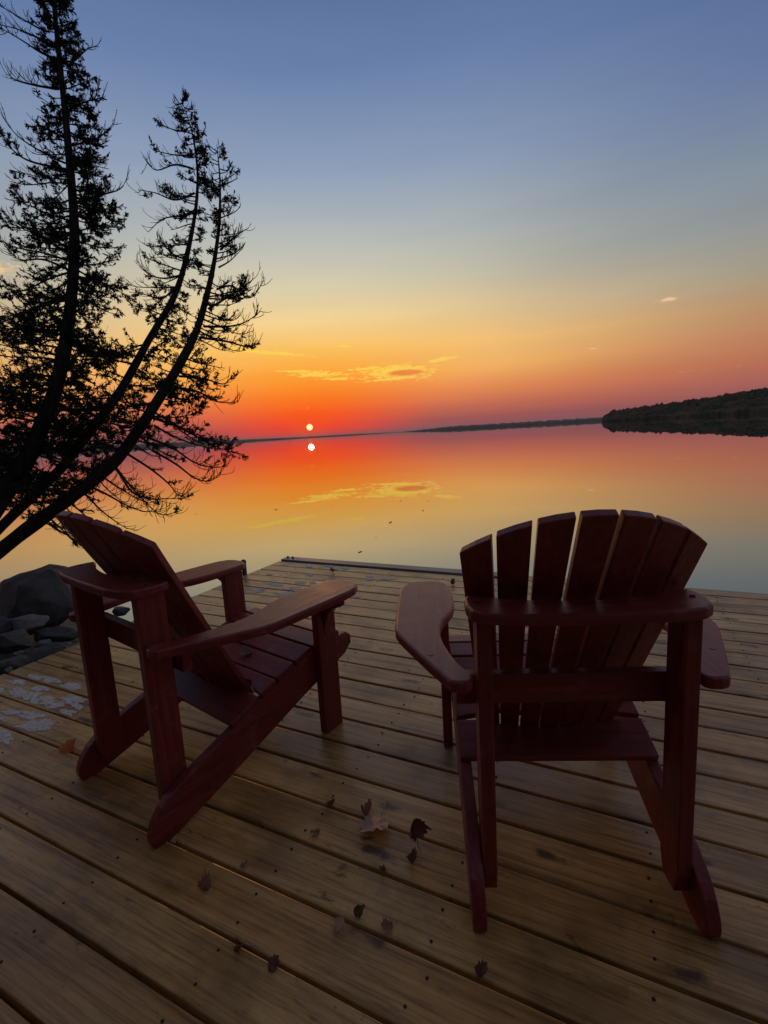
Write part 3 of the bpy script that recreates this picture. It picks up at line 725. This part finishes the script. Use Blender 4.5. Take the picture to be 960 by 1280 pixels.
# crown reach (in hundredths of a metre) and leafiness by the height of the stem's pixel row, left and right
PROF = [
 dict(L=[(0,18),(100,20),(200,34),(300,68),(400,84),(480,80),(600,70)], R=[(0,12),(100,24),(200,36),(300,46),(420,58),(520,62),(600,55)], fL=[(0,.9),(150,.75),(250,.75),(350,.85),(600,.8)], fR=[(0,1),(400,.95),(600,.8)], n=330, t=(0.16, 0.98)),
 dict(L=[(120,8),(200,20),(260,34),(320,38),(400,52),(500,60),(600,60)], R=[(120,4),(180,9),(250,14),(300,18),(400,30),(500,40),(600,45)], fL=[(120,.1),(170,.45),(260,.5),(330,.55),(420,.85),(600,.8)], fR=[(120,.2),(180,.7),(250,.85),(400,.8),(600,.8)], n=125, t=(0.22, 0.985)),
 dict(L=[(180,5),(260,11),(350,18),(450,32),(600,50)], R=[(180,8),(250,20),(330,30),(380,46),(440,50),(490,64),(530,80),(580,78),(640,45)], fL=[(180,.1),(260,.5),(400,.6),(600,.8)], fR=[(180,.1),(240,.5),(300,.15),(370,.28),(440,.35),(470,1.0),(525,.95),(545,.25),(600,.16)], n=130, t=(0.22, 0.985)),
]
class Mesh:
    def __init__(s): s.v = []; s.f = []
    def tube(s, pts, r0, r1, sides):
        o = len(s.v); n = len(pts)
        for i, p in enumerate(pts):
            a = pts[max(i - 1, 0)]; b = pts[min(i + 1, n - 1)]; t = (b - a).normalized()
            ref = Vector((0.3, 0.9, 0.2)) if abs(t.z) > 0.85 else Vector((0, 0, 1))
            x = t.cross(ref).normalized(); y = t.cross(x); r = r0 + (r1 - r0) * i / (n - 1)
            for k in range(sides):
                an = 2 * math.pi * k / sides; s.v.append(p + (x * math.cos(an) + y * math.sin(an)) * r)
        for i in range(n - 1):
            for k in range(sides): s.f.append((o + i * sides + k, o + i * sides + (k + 1) % sides, o + (i + 1) * sides + (k + 1) % sides, o + (i + 1) * sides + k))
        s.f.append(tuple(o + (n - 1) * sides + k for k in range(sides)))
    def build(s, name, m, parent):
        me = bpy.data.meshes.new(name); me.from_pydata(s.v, [], s.f); return obj(name, me, m, parent)
rt = random.Random(23)
def rvec(): return Vector((rt.gauss(0, 1), rt.gauss(0, 1), rt.gauss(0, 1))).normalized()
def spray(fm, p, d, size, n):
    """flat fan of scale-leaf blades"""
    d = d.normalized(); side = d.cross(rvec()).normalized()
    for k in range(n):
        an = rt.uniform(-1.1, 1.1); dr = (d * math.cos(an) + side * math.sin(an) + rvec() * 0.25).normalized()
        L = size * rt.uniform(0.55, 1.1); wd = L * rt.uniform(0.10, 0.17)
        q = dr.cross(rvec()).normalized() * wd; b0 = p + d * size * rt.uniform(-.3, .5); o = len(fm.v)
        fm.v += [b0, b0 + dr * L * 0.55 + q, b0 + dr * L, b0 + dr * L * 0.5 - q]; fm.f.append((o, o + 1, o + 2, o + 3))
stem_objs = []
LOC = lambda p: p - base
def grow_branch(B, F, p0, dirn, length, r0, leaf, curl, droop):
    n = 8; pts = [p0]; d = dirn.normalized(); step = length / n
    wob = rvec() * 0.10
    for i in range(n):
        f = i / n
        d = (d + Vector((0, 0, -droop * (1 - f) * 0.5 + curl * f * f)) + wob * math.sin(f * 6) + rvec() * 0.07).normalized()
        pts.append(pts[-1] + d * step)
    dress(B, F, pts, length, r0, leaf, curl)
def dress(B, F, pts, length, r0, leaf, curl, dens=1.0, tmax=0.20):
    n = len(pts) - 1
    B.tube(pts, r0, 0.0022, 4)
    nt = max(3, int(length / 0.034 * dens))
    for k in range(nt):
        f = rt.uniform(0.10, 1.0); q = f * n; i = min(int(q), n - 1); p = pts[i].lerp(pts[i + 1], q - i)
        bd = (pts[i + 1] - pts[i]).normalized()
        sd = bd.cross(Vector((0, 0, 1))).normalized() * rt.choice((-1, 1))
        td = (bd * rt.uniform(.5, 1.0) + sd * rt.uniform(.1, .7) + Vector((0, 0, rt.uniform(-.8, .8))) + rvec() * 0.25).normalized()
        tl = (0.05 + 0.30 * length * (1 - 0.6 * f)) * rt.uniform(0.5, 1.1); tl = min(tl, tmax)
        tp = [p]; dd = td
        for _ in range(4):
            dd = (dd + Vector((0, 0, 0.12 + curl * .35)) + rvec() * 0.2).normalized(); tp.append(tp[-1] + dd * tl / 4)
        B.tube(tp, 0.0030, 0.0017, 3)
        if rt.random() < 0.6:
            j = rt.choice((1, 2, 3)); e = (dd + rvec() * 0.8 + Vector((0, 0, .3))).normalized()
            B.tube([tp[j], tp[j] + e * tl * .3, tp[j] + (e + Vector((0, 0, .4))).normalized() * tl * .55], 0.0023, 0.0015, 3)
        lf = leaf * (1.05 - 0.45 * f if leaf < .8 else 1)
        if rt.random() < lf:
            for j in range(1, 5):
                for _ in range(2):
                    if rt.random() < 0.86: spray(F, tp[j].lerp(tp[j - 1], rt.random()), (tp[j] - tp[j - 1]) + rvec() * 0.02 + Vector((0, 0, -.008)), rt.uniform(0.020, 0.040), 9)
# long bare limbs whose course can be followed: pixel course, depth, leafiness
def cr(ox, oy, sc, pts): return [(ox + x / sc, oy + y / sc) for x, y in pts]
A_ = (0, 0, 2.743); B_ = (140, 440, 4.8); C_ = (170, 110, 3.657)
LIMBS = {0: [(cr(*A_, [(170, 110), (130, 95), (60, 55), (0, 20)]), .05), (cr(*A_, [(185, 160), (120, 125), (60, 100), (0, 85)]), .08), (cr(*A_, [(190, 200), (140, 180), (70, 135), (0, 95)]), .08),
             (cr(*A_, [(200, 305), (120, 292), (45, 270), (24, 236)]), .04), (cr(*A_, [(225, 560), (160, 530), (65, 470), (15, 410)]), .1), (cr(*A_, [(225, 580), (110, 555), (50, 520), (0, 460)]), .2),
             (cr(*A_, [(230, 230), (270, 195), (305, 165), (340, 160)]), .25), (cr(*A_, [(255, 700), (340, 670), (415, 645), (445, 580)]), .12), (cr(*A_, [(250, 900), (160, 870), (60, 850), (0, 825)]), .1),
             (cr(*A_, [(245, 930), (150, 890), (70, 892), (30, 860)]), .08), (cr(*A_, [(240, 500), (320, 480), (360, 455), (392, 420)]), .15), (cr(*A_, [(235, 380), (290, 350), (330, 340), (352, 332)]), .1)],
         1: [(cr(*C_, [(262, 370), (180, 350), (90, 375), (30, 310)]), .06), (cr(*C_, [(268, 480), (180, 512), (90, 480), (8, 465)]), .06), (cr(*C_, [(275, 570), (200, 585), (120, 600), (55, 660)]), .04),
             (cr(*C_, [(235, 150), (190, 140), (150, 110)]), .0), (cr(*C_, [(232, 200), (170, 190), (112, 165)]), .05), (cr(*C_, [(215, 70), (185, 75), (168, 64)]), .0), (cr(*C_, [(250, 310), (170, 305), (82, 285)]), .1),
             (cr(*C_, [(245, 790), (170, 760), (120, 710), (90, 690)]), .1), (cr(*C_, [(225, 850), (130, 870), (60, 850), (0, 785)]), .12), (cr(*C_, [(210, 900), (120, 960), (60, 950), (0, 930)]), .2)],
         2: [(cr(*B_, [(0, 660), (100, 790), (190, 890), (290, 975), (392, 958)]), .05), (cr(*B_, [(90, 610), (230, 700), (340, 790), (400, 862), (455, 840)]), .04), (cr(*B_, [(210, 510), (370, 580), (480, 655), (580, 690), (690, 688)]), .16),
             (cr(*B_, [(240, 590), (380, 670), (490, 752), (580, 775), (655, 735)]), .05), (cr(*B_, [(30, 700), (110, 830), (220, 880), (320, 880), (420, 880)]), .04), (cr(*B_, [(250, 440), (380, 510), (520, 560), (640, 580)]), .12),
             (cr(*B_, [(300, 380), (420, 460), (520, 500), (600, 540)]), .3), (cr(*B_, [(400, 145), (550, 160), (670, 192), (722, 138)]), .3), (cr(*B_, [(380, 210), (520, 240), (640, 300), (760, 300)]), .4),
             (cr(*C_, [(370, 920), (440, 905), (520, 960), (585, 880)]), .25), (cr(*C_, [(330, 1010), (430, 950), (500, 905), (540, 870)]), .2), (cr(*C_, [(310, 1090), (420, 1090), (500, 1070), (570, 1020)]), .35),
             (cr(*C_, [(290, 1140), (420, 1160), (500, 1180), (565, 1165)]), .2), (cr(*C_, [(385, 740), (430, 700), (480, 660), (515, 640)]), .15), (cr(*C_, [(375, 450), (410, 440), (465, 412)]), .1), (cr(*C_, [(378, 820), (430, 790), (480, 740)]), .05)]}
for si, (S, P) in enumerate(zip(STEMS, PROF)):
    ctrl = [at(x, y, D) for x, y, D in S['p']]
    if si == 0: ctrl[0] = base.copy()
    path = spline(ctrl, 60)
    bm = bmesh.new()
    nn = len(path)
    rs_ = [q * (0.70, 0.66, 0.62)[si] for q in SR[si]]; rad = []
    for i in range(nn):
        t = i / (nn - 1) * (len(rs_) - 1); k = min(int(t), len(rs_) - 2); rad.append((rs_[k] + (rs_[k + 1] - rs_[k]) * (t - k)) * (1 + 0.10 * noise.noise(Vector((i * .35, si, 0)))))
    sides = 12; rings = []
    for i, p in enumerate(path):
        t = (path[min(i + 1, nn - 1)] - path[max(i - 1, 0)]).normalized(); x = t.cross(Vector((0, 1, 0.05))).normalized(); y = t.cross(x)
        rings.append([bm.verts.new(LOC(p) + (x * math.cos(2 * math.pi * k / sides) + y * math.sin(2 * math.pi * k / sides)) * rad[i] * (1 + 0.14 * noise.noise(Vector((math.cos(k) * 2, math.sin(k) * 2, i * 0.25 + si * 9))))) for k in range(sides)])
    for a, b in zip(rings, rings[1:]):
        for k in range(sides): bm.faces.new((a[k], a[(k + 1) % sides], b[(k + 1) % sides], b[k]))
    bm.faces.new(rings[0][::-1]); bm.faces.new(rings[-1])
    so = obj('trunk', bm, M_BARK, tree, smooth=True); stem_objs.append(so)
    FM = Mesh()
    for k in range(P['n']):
        t = P['t'][0] + (P['t'][1] - P['t'][0]) * (k + rt.random()) / P['n']
        i = min(int(t * (nn - 1)), nn - 2); p = path[i].lerp(path[i + 1], t * (nn - 1) - i)
        q = p - C0; py = 640 - FPX * q.dot(UP) / q.dot(FW)
        right = rt.random() < 0.5; an = rt.uniform(-1.0, 1.0)
        sgn = 1 if right else -1
        tab, ftab = (P['R'], P['fR']) if right else (P['L'], P['fL'])
        ln = interp(tab, py) / 100 * rt.uniform(0.35, 1.12) * (1 - 0.25 * abs(an)); lf = interp(ftab, py)
        bare = lf < 0.5
        up = 0.25 if t > .75 else (0.0 if not right else -0.25)
        if si == 2 and right and py > 440: up = -0.15 - 0.0042 * (py - 440)
        if si == 1 and not right: up = 0.05
        d = Vector((sgn * math.cos(an), math.sin(an) * 0.9, up + rt.uniform(-.4, .45)))
        B = Mesh()
        curl = 0.42 if bare else 0.20
        grow_branch(B, FM, LOC(p), d, max(0.07, ln), 0.004 + 0.010 * min(1, ln / 0.8) * (1 - .5 * t), lf, curl, 0.10 if not (si == 2 and right and py > 520) else 0.16)
        B.build('branch', M_BARK, so)
    for pxs, lf in LIMBS[si]:
        # start on the stem at its own depth, swing a little towards or away from the viewer
        d0 = S['p'][5][2]; sw = rt.uniform(-.22, .22)
        cp = [LOC(at(x, y, d0 + sw * j / (len(pxs) - 1))) for j, (x, y) in enumerate(pxs)]
        pts = spline(cp, 14); ln = sum((b - a).length for a, b in zip(pts, pts[1:])); B = Mesh()
        dress(B, FM, pts, ln, 0.0065 + 0.006 * min(1, ln / .9), lf, 0.40, 1.15, 0.15)
        B.build('branch', M_BARK, so)
    fo = FM.build('foliage', M_CEDAR, so); tag(fo, kind='stuff')
    print('stem', si, 'leaf faces', len(FM.f))

# ------------------------------------------------------------------ fallen leaves
OUT = [(0, -.42), (.10, -.38), (.30, -.46), (.28, -.29), (.51, -.23), (.44, -.08), (.60, .12), (.43, .13), (.44, .30), (.27, .24), (.22, .43), (.11, .38), (0, .62)]
OUT = OUT + [(-a, b) for a, b in OUT[-2:0:-1]]
def maple_leaf(name, pos, size, m, label, rz=0, curl=0.5, tilt=(0, 0), seed=0, fold=0.0, stem=True):
    r = random.Random(seed); bm = bmesh.new()
    crum = 0.10
    if size < 0.05: tilt = (tilt[0] * .3, tilt[1] * .4); curl *= 0.9; fold *= 0.35; crum = 0.30
    def shp(a, b):
        d2 = a * a + b * b
        z = curl * d2 * 0.9 + fold * abs(a) + crum * noise.noise(Vector((a * 3.6 + seed, b * 3.6, 0))) + curl * 0.25 * math.sin(a * 5 + seed)
        k = 1 - 0.35 * curl * min(1, d2 * 2)
        return Vector((a * k, b * k, z)) * size
    n = len(OUT); pts = []
    jit = [(1 + r.uniform(-.12, .12)) for _ in OUT]
    c = bm.verts.new(shp(0, -.05))
    mid = [bm.verts.new(shp(a * .5 * j, b * .5 * j)) for (a, b), j in zip(OUT, jit)]
    out = [bm.verts.new(shp(a * j, b * j)) for (a, b), j in zip(OUT, jit)]
    for i in range(n):
        j = (i + 1) % n; bm.faces.new((c, mid[i], mid[j])); bm.faces.new((mid[i], out[i], out[j], mid[j]))
    if stem:
        P = [shp(0, -.44), Vector((0.03, -.62, .10 + curl * .3)) * size, Vector((0.10, -.85, .12 + curl * .3)) * size]
        tube(bm, P, [size * .014] * 3, 4)
    ro = Matrix.Rotation(rz, 4, 'Z') @ Matrix.Rotation(tilt[0], 4, 'X') @ Matrix.Rotation(tilt[1], 4, 'Y')
    bm.transform(ro)
    lo = min(v.co.z for v in bm.verts)
    for v in bm.verts: v.co.z -= lo
    o = obj(name, bm, m, smooth=True); o.location = (pos.x, pos.y, pos.z + 0.001)
    return tag(o, label, 'leaf', 'fallen leaves on the dock')
def gp(x, y): return gnd(x, y, 0.0)
maple_leaf('maple_leaf', gp(468, 1036), 0.100, M_LTAN, 'largest tan maple leaf, curled, lying across a gap between planks', 2.6, 0.30, (0.15, 0.12), 3, 0.12)
maple_leaf('maple_leaf', gp(457, 1017), 0.042, M_LBROWN, 'small crumpled brown leaf touching the largest tan leaf', 0.6, 1.2, (0.6, 0.3), 5, 0.6)
maple_leaf('maple_leaf', gp(513, 1047), 0.075, M_LDARK, 'tall rolled dark dry leaf standing on edge beside the tan leaf', 0.2, 1.3, (1.25, 0.2), 8, 1.6)
maple_leaf('maple_leaf', gp(514, 1079), 0.034, M_LDARK, 'small dark leaf just in front of the rolled dark leaf', 0.9, 1.1, (0.9, 0.3), 11, 1.2)
maple_leaf('maple_leaf', gp(86, 936), 0.075, M_LORANGE, 'bright orange maple leaf beside the rear foot of a chair', -0.9, 0.55, (0.25, 0.25), 14)
maple_leaf('maple_leaf', gp(256, 1113), 0.044, M_LBROWN, 'small crumpled leaf alone on a plank behind the sideways chair', 1.7, 1.2, (0.4, 0.5), 17, 0.8)
maple_leaf('maple_leaf', gp(423, 1161), 0.034, M_LTAN, 'pale crumpled leaf sitting at a plank edge', 0.3, 1.3, (0.7, 0.2), 19, 1.0)
maple_leaf('maple_leaf', gp(298, 1190), 0.027, M_LDARK, 'dark crumpled leaf caught in a gap, one of two side by side', 2.2, 1.3, (0.8, 0.2), 22, 1.2)
maple_leaf('maple_leaf', gp(341, 1210), 0.030, M_LDARK, 'folded dark leaf with pointed tips stuck in a plank gap', 1.2, 1.1, (0.9, 0.0), 25, 1.2)
maple_leaf('maple_leaf', gp(394, 1044), 0.032, M_LBROWN, 'tiny narrow brown leaf lying flat on a plank', 0.7, 0.4, (0.1, 0.1), 28, 0.9, False)
maple_leaf('maple_leaf', gp(601, 1219), 0.034, M_LDARK, 'dark red-brown leaf with raised tips below the fan-backed chair', 0.1, 1.0, (0.6, 0.1), 31, 0.9)
maple_leaf('maple_leaf', gp(477, 1090), 0.026, M_LDARK, 'small black leaf wedged in the gap near the rolled leaf', 1.0, 1.2, (0.8, 0.3), 34, 1.1)
maple_leaf('maple_leaf', gp(413, 1008), 0.030, M_LDARK, 'tiny dark leaf scrap lying in a gap behind the tan leaf', 0.4, 0.9, (0.3, 0.3), 37, 0.8, False)
maple_leaf('maple_leaf', gp(305, 1084), 0.026, M_LBROWN, 'tiny pale brown leaf scrap at a plank edge', 2.8, 0.9, (0.4, 0.2), 40, 0.9, False)
maple_leaf('maple_leaf', gp(447, 1146), 0.032, M_LDARK, 'thin upright dark leaf next to the pale crumpled one', 0.5, 1.2, (1.1, 0.3), 43, 1.5)
maple_leaf('maple_leaf', gp(483, 1160), 0.034, M_LBROWN, 'thin brown leaf standing upright in a plank gap', 0.3, 1.0, (1.35, 0.2), 46, 1.8)
maple_leaf('maple_leaf', gp(217, 1054), 0.022, M_LTAN, 'tiny tan leaf scrap at the foot of the sideways chair', 1.3, 0.9, (0.3, 0.2), 49, 0.9, False)
maple_leaf('maple_leaf', gp(414, 716), 0.060, M_LDARK, 'dark curled leaf among white stains at the far end of the dock', 0.3, 1.2, (0.5, 0.2), 52, 0.9)
maple_leaf('maple_leaf', gp(566, 731), 0.045, M_LDARK, 'small dark leaf near the grey edge board', 1.3, 1.2, (0.4, 0.2), 55, 0.9)
sp_ = chair_pt(0.03, 0.545, 0.327)
o = maple_leaf('maple_leaf', sp_, 0.062, M_LDARK, 'dry dark leaf resting on the seat of the sideways chair', 0.8, 0.8, (0.25, 0.2), 58, 0.6)
# bits of leaf floating on the lake
bm = bmesh.new()
vv = [bm.verts.new((math.cos(t) * (1 + .3 * math.sin(3 * t)), math.sin(t) * .6, 0.12 + 0.12 * math.cos(2 * t))) for t in [2 * math.pi * k / 12 for k in range(12)]]
cc = bm.verts.new((0, 0, 0.05))
for k in range(12): bm.faces.new((cc, vv[k], vv[(k + 1) % 12]))
fl_me = bpy.data.meshes.new('floating_leaf'); bm.to_mesh(fl_me); bm.free(); fl_me.materials.append(M_LDARK)
for (x, y, s) in [(450, 690, 3.2), (488, 653, 3), (345, 637, 2.4), (451, 580, 1.3), (529, 638, 2), (501, 626, 1.6), (415, 633, 1.2), (367, 622, 1.2), (535, 626, 1.3), (600, 590, 1.2), (332, 600, 1.2), (245, 642, 1.5), (410, 618, 1.0), (470, 672, 1.2)]:
    p = gnd(x, y, WZ + .002); o = bpy.data.objects.new('floating_leaf', fl_me); col.objects.link(o); o.location = p
    d = (p - C0).dot(FW) / FPX * s; o.scale = (d, d, min(d, .1)); o.rotation_euler = (0, 0, x)
    tag(o, 'tiny dark leaf floating on the calm lake', 'leaf', 'leaves floating on the lake')

# ------------------------------------------------------------------ evening haze over the lake
hm = bpy.data.materials.new('haze'); hm.use_nodes = True; hn = NT(hm.node_tree); hn.n.clear()
pv_ = hn.new('ShaderNodeVolumePrincipled'); pv_.inputs['Density'].default_value = 0.00006; pv_.inputs['Color'].default_value = (0.9, 0.88, 0.92, 1); pv_.inputs['Anisotropy'].default_value = 0.3
ho = hn.new('ShaderNodeOutputMaterial'); hn.l.new(pv_.outputs[0], ho.inputs['Volume'])
bm = bmesh.new(); bmesh.ops.create_cube(bm, size=1.0)
for v in bm.verts: v.co = Vector((v.co.x * 33000, v.co.y * 33000, 60.0 if v.co.z > 0 else WZ - 6))
tag(obj('haze', bm, hm), kind='stuff')
